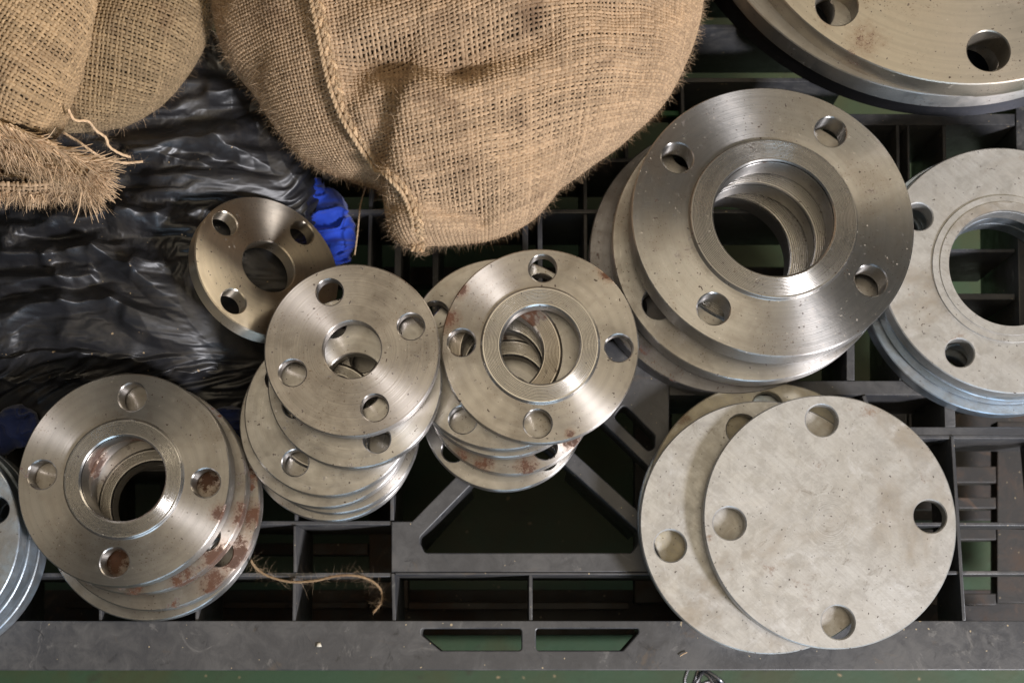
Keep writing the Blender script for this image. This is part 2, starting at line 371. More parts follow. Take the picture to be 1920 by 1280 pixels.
# ------------------------------------------------------------------ flanges
def flange(cx, cy, rpx, ztop, t, label, group, bore=.42, holes=4, hr=.13, bc=.79, ang=0, rf=None, rfh=.0025, mat=STEEL, fmat=FACE,
           tilt=(0, 0), grooves=10, name='pipe_flange', bevel=.0008, steps=None, cat='flange', hub=None):
    """ztop: height of the flat top face at its centre; tilt: lean of the face towards (x, y) in degrees"""
    m = mpp(cx, cy, ztop); Ro = rpx*m; p = at(cx, cy, ztop)
    root = tag(empty(name, p-Vector((0, 0, t))), label, cat, group)
    tx, ty = tilt
    root.rotation_euler = (R(-ty), R(tx), 0); root.rotation_mode = 'XYZ'
    root.location = p - (root.rotation_euler.to_matrix() @ Vector((0, 0, t)))
    single = not (rf or steps or hub)
    loops = [circ(Ro, 160)]
    if bore: loops.append(circ(Ro*bore, 112))
    for k in range(holes):
        a = R(ang+360*k/holes); loops.append(circ(Ro*hr, 48, Ro*bc*math.cos(a), Ro*bc*math.sin(a)))
    me = curve_plate('flange_disc', loops, t/2, bevel, 0); smooth(me, 28)
    if single:
        me.transform(Matrix.Translation((0, 0, t/2))); d = link('tmp', me, mat); d.location = root.location; d.rotation_euler = root.rotation_euler
        bpy.data.objects.remove(root); d.name = name; me.name = name; tag(d, label, cat, group); return d
    d = link('flange_disc', me, mat, root); d.location = (0, 0, t/2)
    if rf:
        Rf, Rb = Ro*rf, Ro*bore; h = rfh; ch = min(.0014, (Rf-Rb)*.12)
        prof = [(Rf+.0012, 0), (Rf+.0003, h*.4), (Rf, h-.0005), (Rf-.0005, h)]
        g0, g1 = Rf-.0012, Rb+ch+.0008; n = grooves
        for i in range(n):
            a = g0+(g1-g0)*i/n; b = g0+(g1-g0)*(i+1)/n
            prof += [(a, h), (a+(b-a)*.34, h), (a+(b-a)*.62, h-.00035), (a+(b-a)*.92, h-.00015)]
        prof += [(g1, h), (Rb+ch, h), (Rb+ch*.25, h-ch*.75), (Rb+.00002, 0.0)]
        fm = lathe('raised_face', prof[::-1], 220); smooth(fm, 25)
        f = link('raised_face', fm, fmat, root); f.location = (0, 0, t)
    if steps:   # shallow turned step rings
        for ra, rb, h in steps:
            prof = [(Ro*ra, 0), (Ro*ra-.0004, h), (Ro*rb+.0006, h), (Ro*rb+.00002, 0)]
            fm = lathe('step_ring', prof[::-1], 128); smooth(fm, 25)
            f = link('step_ring', fm, fmat, root); f.location = (0, 0, t)
    if hub:     # collar inside the bore
        ra, rb, z0, z1 = hub
        prof = [(Ro*ra, z0), (Ro*ra, z1-.001), (Ro*ra-.001, z1), (Ro*rb+.001, z1), (Ro*rb, z1-.001), (Ro*rb, z0)]
        fm = lathe('inner_collar', prof[::-1], 128, closed=True); smooth(fm, 25); link('inner_collar', fm, fmat, root)
    return root

gA, gB, gC = 'rusty steel flanges in the left stack', 'thin steel flanges in the middle-left stack', 'steel flanges in the central stack'
gE, gF, gH, gK, gG = 'large steel flanges in the upper right stack', 'galvanised flanges at the right edge', 'blind flanges in the lower right stack', 'largest flanges in the top right corner', 'galvanised flanges cut by the left edge'
# A: left stack
flange(285, 962, 198, .015, .015, 'lowest grey flange of the left stack, peeping out nearest the front beam', gA, .45, hr=.13, ang=30, mat=STEEL)
flange(290, 944, 197, .0335, .016, 'rust-edged flange third from the top of the left stack', gA, .40, hr=.13, bc=.78, ang=-36, rf=.52, rfh=.0015, mat=metal('rusty_rimmed_steel', rough=.4, rust=.45, grime=.6, marks=[(.062, -.036, .012, .014), (.072, -.008, .012, .010), (.045, -.056, .01, .010), (.066, .02, .012, .008)]))
flange(263, 912, 199, .0515, .016, 'orange-rusted second flange just under the top of the left stack', gA, .47, hr=.13, ang=-36, rf=None, mat=metal('orange_rusted_steel', rough=.42, rust=.6, grime=.7, marks=[(-.016, -.050, .014, .013), (.046, .006, .014, .010), (.055, -.048, .01, .012), (.034, -.064, .01, .010), (.072, -.02, .01, .010), (0, -.072, .01, .008), (.0, .036, .012, .012), (-.03, .014, .012, .010)]))
flange(232, 897, 200.5, .069, .016, 'top flange of the left stack, with rust inside its bore and lower bolt hole', gA, .395, hr=.134, bc=.775, ang=-3, rf=.555, mat=metal('steel_with_rusty_bore', rough=.36, rings=.4, ringscale=1500, marks=[(-.024, .016, -.004, .010), (.01, .030, -.004, .010), (.068, -.024, .008, .006)]), tilt=(-1.5, 0))
# B: middle-left stack
zb = .013
for (cx, cy, r, a, rf, m, lab) in (
    (622, 819, 157, 10, None, STEEL, 'lowest flange of the middle-left stack, its rim nearest the pallet ribs'),
    (628, 804, 158, 50, None, STEEL, 'fifth flange down in the middle-left stack, only a thin crescent showing'),
    (610, 790, 161, 5, .56, STEEL, 'fourth flange down in the middle-left stack, bulging out at the left'),
    (618, 770, 160, 58, .56, STEEL, 'third flange down in the middle-left stack, one bolt hole showing lower left'),
    (665, 715, 163, 22, None, STEEL, 'second flange down in the middle-left stack, showing mostly at its lower right'),
    (660, 655, 164.5, 22, None, STEEL_ROUGH, 'coarsely turned top flange of the middle stack, with small bore')):
    flange(cx, cy, r, zb, .0125, lab, gB, .33 if rf is None else .42, hr=.152, bc=.72, ang=a, rf=rf, mat=m, tilt=(1, -1.5) if cy == 655 else (0, 0), rfh=.0015)
    zb += .0160
# C: central stack
flange(944, 766, 154, .012, .012, 'lowest flange of the central stack, above the triangular deck opening', gC, .42, hr=.14, ang=40, rf=None)
flange(958, 730, 160, .0265, .0125, 'rust-rimmed flange low in the central stack', gC, .40, hr=.14, ang=-60, rf=.58, mat=metal('steel_with_rusty_rim', rough=.38, rust=.4, marks=[(.012, -.056, .01, .008), (-.02, -.055, .01, .007), (.045, -.038, .01, .008), (-.035, -.047, .01, .006)]), rfh=.0015)
flange(945, 690, 168, .041, .0125, 'middle flange of the central stack showing only a slim grey crescent', gC, .42, hr=.14, ang=28, rf=.58, rfh=.0015)
flange(942, 661, 183, .0565, .013, 'second flange of the central stack, sticking out behind the top one at the left', gC, .41, hr=.14, bc=.80, ang=-30, rf=.60, fmat=FACE_RUSTY, rfh=.002)
C1M = metal('steel_with_rust_stains', rough=.36, rings=.4, ringscale=1500, marks=[(-.066, .018, .006, .008), (-.058, .040, .006, .006), (.048, .052, .006, .006), (.02, -.062, .006, .003)])
flange(1013, 647, 185, .073, .0135, 'top flange of the central stack, rust stained at the left edge', gC, .398, hr=.14, bc=.797, ang=-2, rf=.592, tilt=(0, -2), mat=C1M)
# E: large upper right stack
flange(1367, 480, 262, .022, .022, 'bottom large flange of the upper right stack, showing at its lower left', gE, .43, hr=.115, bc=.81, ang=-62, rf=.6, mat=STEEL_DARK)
flange(1412, 455, 264, .047, .021, 'middle large flange of the upper right stack, offset to the left below the top one', gE, .43, hr=.115, bc=.81, ang=33, rf=.6)
flange(1450, 410, 267, .075, .022, 'large steel flange on top of the upper right stack, with grooved face and wide bore', gE, .425, hr=.113, bc=.80, ang=-34, rf=.59, grooves=13, tilt=(2.5, 3), rfh=.003)
# F: galvanised right edge
flange(1868, 528, 252, .016, .016, 'lowest galvanised flange at the right edge with a worn scaly rim', gF, .45, hr=.12, ang=60, mat=GALV_BLUE_LIT)
flange(1884, 512, 243, .034, .016, 'middle galvanised flange at the right edge', gF, .45, hr=.12, ang=60, mat=GALV_BLUE_LIT)
flange(1890, 503, 238, .055, .016, 'top galvanised flange at the right edge with two fine rings round its bore', gF, .465, hr=.112, bc=.80, ang=58, mat=GALV, steps=[(.60, .465, .0014), (.545, .465, .0022)], fmat=GALV)
# H: blind flanges
flange(1436, 976, 240, .010, .010, 'bottom galvanised disc of the lower right stack, a bluish sliver at its left', gH, None, hr=.126, ang=10, mat=GALV_BLUE_LIT, cat='blind flange', name='blind_flange')
flange(1446, 945, 233, .0215, .010, 'yellowed blind flange showing at the top of the lower right stack', gH, None, hr=.126, ang=90, mat=GALV_YEL, cat='blind flange', name='blind_flange')
flange(1436, 984, 236, .033, .010, 'second blind flange of the lower right stack, pale with scaly coating on its left', gH, None, hr=.126, bc=.78, ang=192, mat=GALV, cat='blind flange', name='blind_flange')
flange(1556, 974, 237, .047, .011, 'top blind flange of the lower right stack, whole pale disc with four bolt holes', gH, None, hr=.129, bc=.795, ang=2, mat=GALV, cat='blind flange', name='blind_flange', tilt=(0, 0))
# K: biggest, cut by the top right corner
flange(1762, -284, 512, .024, .022, 'lowest flange of the top right corner stack, shade painted in as black', gK, .55, 8, .085, .85, 10, mat=STEEL_SHADE)
flange(1772, -276, 487, .052, .023, 'third flange of the top right corner stack, shade painted in as black', gK, .55, 8, .085, .85, 22, mat=STEEL_SHADE)
flange(1768, -266, 474, .0865, .022, 'second flange of the top right corner stack with scratched grey rim', gK, .55, 8, .085, .85, 5, mat=STEEL)
flange(1805, -259, 438, .116, .027, 'largest flange, topmost in the top right corner, with rust patches on its thick rim', gK, .5, 8, .088, .856, -86+45, rf=.6, mat=metal('rust_spotted_steel', base=(.54, .495, .42), rough=.38, rust=.1, grime=.5, aniso=.5, marks=[(-.075, -.135, 0, .014), (-.060, -.142, -.004, .010), (-.100, -.118, .004, .009), (-.122, -.098, .004, .006)]), tilt=(-1.5, -2))
# G: left edge
flange(-134, 1024, 209, .018, .018, 'lowest bluish galvanised flange cut off by the left edge', gG, .5, 4, .13, .8, 20, mat=GALV_BLUE_LIT)
flange(-150, 1016, 206, .040, .018, 'middle bluish galvanised flange cut off by the left edge', gG, .5, 4, .13, .8, 20, mat=GALV_BLUE_LIT)
flange(-162, 1010, 198, .060, .016, 'top bluish galvanised flange cut off by the left edge', gG, .5, 4, .13, .8, 20, rf=.75, mat=GALV_BLUE_LIT, fmat=GALV_BLUE_LIT)

# tilted small flange lying on the black plastic
def leaning():
    cx, cy, z = 504, 499, .060
    m = mpp(cx, cy, z); Ro = 146*m; t = .0125
    root = tag(empty('pipe_flange', at(cx, cy, z)), 'small darker steel flange lying tilted on the black plastic', 'flange', 'single flanges')
    n = Vector((.548, .220, .807)).normalized()      # the face leans to the right and away
    q = n.to_track_quat('Z', 'Y'); root.rotation_mode = 'QUATERNION'; root.rotation_quaternion = q
    root.location = at(cx, cy, z)-n*t
    # hole directions measured along the major axis (upper left to lower right)
    mj = q.inverted() @ Vector((-.987, .922, .42)).normalized(); a0 = math.degrees(math.atan2(mj.y, mj.x))
    loops = [circ(Ro, 160), circ(Ro*.36, 96)]
    for k in range(4):
        a = R(a0+90*k); loops.append(circ(Ro*.165, 48, Ro*.77*math.cos(a), Ro*.77*math.sin(a)))
    me = curve_plate('flange_disc', loops, t/2, .0008, 0); smooth(me, 28)
    d = link('flange_disc', me, metal('brownish_turned_steel', base=(.72, .65, .54), rough=.36, rings=.15, grime=.5), root); d.location = (0, 0, t/2)
    LEAN.update(p=root.location.copy(), n=n, r=Ro)
    return root
LEAN = {}
leaning()

# ------------------------------------------------------------------ black plastic sheet
def seg_d(X, Y, a, b):
    ax, ay = a; bx, by = b; dx, dy = bx-ax, by-ay; L2 = dx*dx+dy*dy
    t = ((X-ax)*dx+(Y-ay)*dy)/L2; tc = np.clip(t, 0, 1)
    px, py = ax+tc*dx, ay+tc*dy
    side = (X-ax)*dy-(Y-ay)*dx
    return np.hypot(X-px, Y-py), t, np.sign(side)*np.abs(side)/math.sqrt(L2)
def pxgrid(x0, x1, y0, y1, nx, ny):
    return np.meshgrid(np.linspace(x0, x1, nx), np.linspace(y0, y1, ny))
def at_np(PX, PY, Z):
    c, s = math.cos(TILT), math.sin(TILT)
    dx = (PX-960)/FPX; dy0 = (640-PY)/FPX; dy = dy0*c+s; dz = dy0*s-c
    k = (Z-CAM_H)/dz
    return np.stack([dx*k, dy*k, Z+0*dx], -1)
def grid_faces(nx, ny, mask=None):
    i = np.arange(ny-1)[:, None]*nx+np.arange(nx-1)[None, :]
    F = np.stack([i, i+nx, i+nx+1, i+1], -1)
    if mask is not None:
        m = mask[:-1, :-1] & mask[1:, :-1] & mask[:-1, 1:] & mask[1:, 1:]; F = F[m]
    return F.reshape(-1, 4)
def smoothstep(a, b, x): t = np.clip((x-a)/(b-a), 0, 1); return t*t*(3-2*t)
def lin(x, y, seed):
    # piecewise linear noise on a triangular lattice: flat facets meeting in straight creases
    k = (x+y)*.3660254; i = np.floor(x+k).astype(np.int64); j = np.floor(y+k).astype(np.int64)
    u = x+k-i; v = y+k-j
    def h(a, b):
        n = (a*374761393 + b*668265263 + seed*1442695041) & 0xffffffff
        n = ((n ^ (n >> 13))*1274126177) & 0xffffffff
        return ((n ^ (n >> 16)) & 0xffff)/32767.5-1
    up = u > v; h0 = h(i, j); h3 = h(i+1, j+1)
    return np.where(up, h0+(h(i+1, j)-h0)*u+(h3-h(i+1, j))*v, h0+(h(i, j+1)-h0)*v+(h3-h(i, j+1))*u)
creases = [  # (start, end, height mm, half width px, sharp side)
    ((250, 275), (400, 262), 7, 26, 1), ((300, 330), (510, 345), 9, 30, -1), ((400, 265), (530, 330), 8, 26, 1), ((262, 280), (430, 320), 7, 20, -1),
    ((100, 420), (250, 395), 8, 22, 1), ((230, 390), (300, 400), 7, 16, -1), ((300, 400), (360, 445), 7, 22, 1), ((0, 470), (90, 476), 9, 22, 1),
    ((90, 476), (185, 465), 8, 18, 1), ((185, 465), (245, 492), 7, 16, -1), ((245, 492), (350, 590), 11, 24, 1), ((350, 590), (390, 640), 9, 26, 1), ((250, 480), (300, 484), 6, 14, 1),
    ((300, 484), (368, 560), 7, 18, 1), ((0, 535), (110, 515), 9, 20, 1), ((110, 515), (170, 508), 7, 16, 1), ((0, 590), (110, 560), 10, 22, 1), ((110, 560), (200, 548), 9, 18, 1),
    ((200, 548), (330, 590), 9, 20, -1), ((120, 620), (230, 640), 5, 30, 1), ((230, 585), (330, 630), 6, 20, 1), ((0, 655), (150, 648), 7, 12, -1), ((150, 648), (440, 645), 6, 14, -1),
    ((100, 700), (300, 690), 6, 10, 1), ((300, 680), (430, 672), 8, 16, 1), ((0, 712), (160, 702), 5, 9, 1), ((380, 170), (480, 165), 8, 20, 1), ((470, 190), (520, 330), 8, 26, 1),
    ((380, 300), (460, 230), 5, 30, 1), ((420, 190), (440, 300), 5, 26, -1), ((140, 470), (225, 452), 6, 14, -1), ((0, 440), (120, 395), 5, 24, 1)]
def relax(P, sx, sy, its, upper, lower, pin, grav=.00006, bend=.25):
    """position based cloth: the film is longer than the space it has, so it buckles into folds"""
    ny, nx, _ = P.shape; P0 = P.copy()
    flat = P.copy(); flat[..., 2] = flat[..., 2].mean()
    free = (~pin).astype(float)[..., None]
    cons = []
    def addc(dy, dx, sc_, st, rest_min=None):
        A = (slice(0, ny-dy), slice(0, nx-dx) if dx >= 0 else slice(-dx, nx)); B = (slice(dy, ny), slice(dx, nx) if dx >= 0 else slice(0, nx+dx))
        L = np.linalg.norm(flat[B]-flat[A], axis=-1)*sc_[A]*(rest_min or 1)
        I, J = np.meshgrid(np.arange(L.shape[0]), np.arange(L.shape[1]), indexing='ij')
        key = ((I//max(dy, 1)) % 2) if dy else ((J//abs(dx)) % 2)
        for c in (0, 1): cons.append((A, B, L, (key == c).astype(float)*st, rest_min is not None))
    dg = np.sqrt((sx**2+sy**2)/2)
    addc(0, 1, sx, 1.0); addc(1, 0, sy, 1.0); addc(1, 1, dg, .6); addc(1, -1, dg, .6)
    addc(0, 3, sx, bend, .93); addc(3, 0, sy, bend, .93)
    for it in range(its):
        for A, B, L, m, only in cons:
            a = P[A]; b = P[B]; d = b-a; l = np.sqrt((d*d).sum(-1))+1e-12
            e = (l-L)/l*m
            if only: e = np.minimum(e, 0)
            q = d*(.5*e)[..., None]; 
            P[A] = a+q*free[A]; P[B] = P[B]-q*free[B]
        P[..., 2] -= grav*free[..., 0]
        P[..., 2] = np.where(pin, P[..., 2], np.clip(P[..., 2], lower, np.maximum(upper, lower)))
    return P
def upsample(Q, k):
    ny, nx = Q.shape[:2]; y = np.linspace(0, ny-1, (ny-1)*k+1); x = np.linspace(0, nx-1, (nx-1)*k+1)
    yi = np.minimum(y.astype(int), ny-2); xi = np.minimum(x.astype(int), nx-2); fy = (y-yi); fx = (x-xi)
    if Q.ndim == 3: fy = fy[:, None, None]; fx = fx[None, :, None]
    else: fy = fy[:, None]; fx = fx[None, :]
    a = Q[yi][:, xi]; b = Q[yi][:, xi+1]; c = Q[yi+1][:, xi]; d = Q[yi+1][:, xi+1]
    return (a*(1-fx)+b*fx)*(1-fy)+(c*(1-fx)+d*fx)*fy
def sheet():
    nx, ny = 53, 47
    PX, PY = pxgrid(-160, 610, 60, 790, nx, ny)
    wx = PX+14*vnoise(PX/90, PY/70, 3); wy = PY+10*vnoise(PX/80, PY/90, 5)
    base = .050+.007*fbm(PX/260, PY/190, 9, 2)
    base -= .045*smoothstep(650, 770, PY+.04*PX)
    base -= .05*smoothstep(540, 590, PX-.08*(PY-300)); base -= .02*smoothstep(455, 560, PX)*smoothstep(520, 640, PY)
    def folds(PX, PY):
      wx = PX+14*vnoise(PX/90, PY/70, 3)+3*vnoise(PX/30, PY/26, 4); wy = PY+10*vnoise(PX/80, PY/90, 5)+3*vnoise(PX/28, PY/30, 6); Z = 0*PX
      for a, b, h, wd, sd in creases:
        d, t, side = seg_d(wx, wy, a, b)
        along = np.exp(-np.clip(-t, 0, 9)**2*40)*np.exp(-np.clip(t-1, 0, 9)**2*40)
        s_ = side*sd
        prof = np.where(s_ > 0, np.clip(1-np.abs(s_)/(wd*1.8), 0, 1), np.clip(1-np.abs(s_)/(wd*.8), 0, 1))
        far = np.exp(-(np.clip(d-np.abs(side), 0, None)/(wd*1.5))**2)
        Z += h*.001*prof*far*np.clip(along, 0, 1)
      return Z
    Z = base+.9*folds(PX, PY)
    Z += .0035*lin(wx/190+wy/400, wy/82-wx/420, 21)+.0012*np.random.default_rng(2).normal(0, 1, Z.shape)
    p0, nn, Ro = LEAN['p'], LEAN['n'], LEAN['r']
    def limits(P, b):
        dd = np.hypot(P[..., 0]-p0.x, P[..., 1]-p0.y)
        plane = p0.z-((P[..., 0]-p0.x)*nn.x+(P[..., 1]-p0.y)*nn.y)/nn.z - .0015 + np.clip(dd-Ro*1.0, 0, None)*2.5
        up = np.where(dd < Ro*1.8, plane, 1.0)
        return up, np.minimum(b-.032+.008*vnoise(P[..., 0]*22, P[..., 1]*34, 5), up-.004)
    P = at_np(PX, PY, Z)
    pin = np.zeros(PX.shape, bool); pin[0] = pin[-1] = True; pin[:, 0] = pin[:, -1] = True
    up, lo = limits(P, base)
    sy = 1.17+.07*vnoise(PX/150, PY/110, 71)-.06*smoothstep(600, 700, PY); sx = 1.05+.03*vnoise(PX/120, PY/120, 72)
    P = relax(P, sx, sy, 160, up, lo, pin, grav=.00001, bend=.04)
    for lev, (its, ex, amp) in enumerate(((60, 1.004, .0006), (40, 1.003, .0001))):
        P = upsample(P, 3); PX = upsample(PX, 3); PY = upsample(PY, 3); base = upsample(base, 3); sx = upsample(sx, 3); sy = upsample(sy, 3)
        pin = np.zeros(PX.shape, bool); pin[0] = pin[-1] = True; pin[:, 0] = pin[:, -1] = True
        up, lo = limits(P, base)
        P = P+np.random.default_rng(5).normal(0, amp, P.shape)
        P = relax_fine(P, at_np(PX, PY, .05+0*PX), sx*ex, sy*ex, its, up, lo, pin)
    ny2, nx2 = PX.shape; PXu = PX
    near = np.clip((np.hypot(P[..., 0]-p0.x, P[..., 1]-p0.y)-Ro*1.1)/(Ro*.5), 0, 1)
    P[..., 2] += .85*folds(PX, PY)*near
    me = np_mesh('plastic_sheet', P.reshape(-1, 3), grid_faces(nx2, ny2, PXu < 604)); smooth(me, 180)
    o = link('plastic_sheet', me, BAG)
    md = o.modifiers.new('thickness', 'SOLIDIFY'); md.thickness = .0005; md.offset = -1
    tag(o, 'crumpled glossy black plastic sheet spread under the left sack', 'plastic sheet')
def relax_fine(P, flat, sx, sy, its, up, lo, pin):
    Z = flat[..., 2].mean(); keep = P.copy(); P2 = P.copy()
    global _flat
    ny, nx, _ = P.shape; free = (~pin).astype(float)[..., None]; cons = []
    dg = np.sqrt((sx**2+sy**2)/2)
    for dy, dx, sc_, st, mn in ((0, 1, sx, 1, 0), (1, 0, sy, 1, 0), (1, 1, dg, .6, 0), (1, -1, dg, .6, 0), (0, 2, sx, .3, .94), (2, 0, sy, .3, .94)):
        A = (slice(0, ny-dy), slice(0, nx-dx) if dx >= 0 else slice(-dx, nx)); B = (slice(dy, ny), slice(dx, nx) if dx >= 0 else slice(0, nx+dx))
        L = np.linalg.norm(flat[B]-flat[A], axis=-1)*sc_[A]*(mn or 1)
        I, J = np.meshgrid(np.arange(L.shape[0]), np.arange(L.shape[1]), indexing='ij')
        key = ((I//max(dy, 1)) % 2) if dy else ((J//abs(dx)) % 2)
        for c in (0, 1): cons.append((A, B, L, (key == c).astype(float)*st, mn > 0))
    for it in range(its):
        for A, B, L, m, only in cons:
            a = P2[A]; b = P2[B]; d = b-a; l = np.sqrt((d*d).sum(-1))+1e-12; e = (l-L)/l*m
            if only: e = np.minimum(e, 0)
            q = d*(.5*e)[..., None]; P2[A] = a+q*free[A]; P2[B] = P2[B]-q*free[B]
        P2[..., 2] = np.where(pin, P2[..., 2], np.clip(P2[..., 2], lo, np.maximum(up, lo)))
    return P2
sheet()

# ------------------------------------------------------------------ blue cloths
def rag(name, x0, x1, y0, y1, z0, h, outline, seed, label, nx=110, ny=130, mat=None):
    PX, PY = pxgrid(x0, x1, y0, y1, nx, ny)
    C = np.array(outline, float); cx, cy = C.mean(0)
    ang = np.arctan2(PY-cy, PX-cx); oa = np.arctan2(C[:, 1]-cy, C[:, 0]-cx); rr = np.hypot(C[:, 0]-cx, C[:, 1]-cy); k = np.argsort(oa)
    Rr = np.interp(ang, np.r_[oa[k][-1]-2*np.pi, oa[k], oa[k][0]+2*np.pi], np.r_[rr[k][-1], rr[k], rr[k][0]])
    q = np.hypot(PX-cx, PY-cy)/Rr + .04*vnoise(PX/14, PY/14, seed)
    Z = z0+h*np.sqrt(np.clip(1-np.clip(q, 0, 1)**3, 0, 1))
    wx = PX+10*vnoise(PX/30, PY/30, seed); wy = PY+10*vnoise(PX/30, PY/30, seed+5)
    Z += .008*(1-np.abs(vnoise(wx/60+wy/70, wy/18, seed+2)))**3*(q < 1) - .004
    Z += .004*(1-np.abs(vnoise(wx/26, wy/20, seed+8)))**4
    V_ = at_np(PX, PY, Z); me = np_mesh(name, V_.reshape(-1, 3), grid_faces(nx, ny, q < 1.02)); smooth(me, 180)
    o = link(name, me, mat or BLUE); md = o.modifiers.new('thickness', 'SOLIDIFY'); md.thickness = .002
    tag(o, label, 'cloth', 'blue cloths tucked under the plastic')
rag('blue_rag', 530, 680, 285, 520, -.012, .022, [(558, 298), (575, 298), (580, 335), (610, 350), (640, 365), (655, 400), (668, 440), (655, 490), (600, 505), (545, 470), (540, 400), (552, 340)], 3,
    'bright blue crumpled rag between the black plastic and the central sack')
rag('blue_rag', 380, 470, 750, 850, .0, .02, [(385, 790), (400, 768), (450, 765), (462, 800), (440, 835), (400, 830)], 9, 'dark blue scrap of cloth low between the two left flange stacks', 50, 50, BLUE_D)
rag('blue_rag', -60, 90, 740, 860, .0, .02, [(-50, 790), (0, 770), (60, 765), (80, 800), (30, 840), (-40, 845)], 14, 'dark blue cloth showing under the plastic above the left edge flanges', 60, 50, BLUE_D)

# ------------------------------------------------------------------ burlap sacks
class Sack:
    def __init__(s, outline, center, zeq, H, n=2.4, Hlow=None, feats=(), noise=.004, seed=1, nscale=.05):
        s.zeq, s.H, s.n = zeq, H, n; s.Hl = Hlow if Hlow else zeq
        P = np.array([at(x, y, zeq).xy for x, y in outline]); s.c = np.array(at(center[0], center[1], zeq).xy)
        D = P-s.c; a = np.arctan2(D[:, 1], D[:, 0]); k = np.argsort(a); a = a[k]; r = np.hypot(D[:, 0], D[:, 1])[k]
        A = np.linspace(-np.pi, np.pi, 721)
        rr = np.interp(A, np.r_[a[-1]-2*np.pi, a, a[0]+2*np.pi], np.r_[r[-1], r, r[0]])
        ker = np.hanning(15); ker /= ker.sum(); e = np.r_[rr[-8:-1], rr, rr[1:8]]; rr = np.convolve(e, ker, 'valid')[:721]
        s.A, s.RR = A, rr; s.Rm = rr.mean()
        u = np.linspace(0, 1, 1500); ph = u*np.pi/2
        x = np.sin(ph)**(2/n); z = np.cos(ph)**(2/n)*H/s.Rm
        xl = 1-.35*(u**2); zl = -u*s.Hl/s.Rm
        X = np.r_[x, xl[1:]]; Z = np.r_[z, zl[1:]]
        S_ = np.r_[0, np.cumsum(np.hypot(np.diff(X), np.diff(Z)))]
        s.S, s.X, s.Z = S_, X, Z*s.Rm; s.Seq = S_[1499]
        s.feats = [(at(ax, ay, zeq+H*.5).xy, at(bx, by, zeq+H*.5).xy, h, wd) for ax, ay, bx, by, h, wd in feats]
        s.noise, s.seed, s.ns = noise, seed, nscale
    def disp(s, X, Y):
        z = s.noise*fbm(X/s.ns, Y/s.ns, s.seed, 3)
        for a, b, h, wd in s.feats:
            d, t, sd = seg_d(X, Y, a, b); z = z+h*np.exp(-(d/wd)**2)
        return z
    def __call__(s, qx, qy):
        th = np.arctan2(qy, qx); rho = np.hypot(qx, qy); Rt = np.interp(th, s.A, s.RR)
        sn = rho/Rt; x = np.interp(sn, s.S, s.X); z = np.interp(sn, s.S, s.Z)
        X = s.c[0]+np.cos(th)*Rt*x; Y = s.c[1]+np.sin(th)*Rt*x
        fade = np.clip((s.Seq*1.05-sn)/(.25*s.Seq), 0, 1)
        return np.stack([X, Y, s.zeq+z+s.disp(X, Y)*(.25+.75*fade)], -1), sn < s.S[-1]*.97
    def top(s, X, Y):
        d = np.hypot(X-s.c[0], Y-s.c[1]); th = np.arctan2(Y-s.c[1], X-s.c[0]); Rt = np.interp(th, s.A, s.RR)
        x = np.clip(d/Rt, 0, .9999); return s.zeq+s.H*(1-x**s.n)**(1/s.n)+s.disp(X, Y)

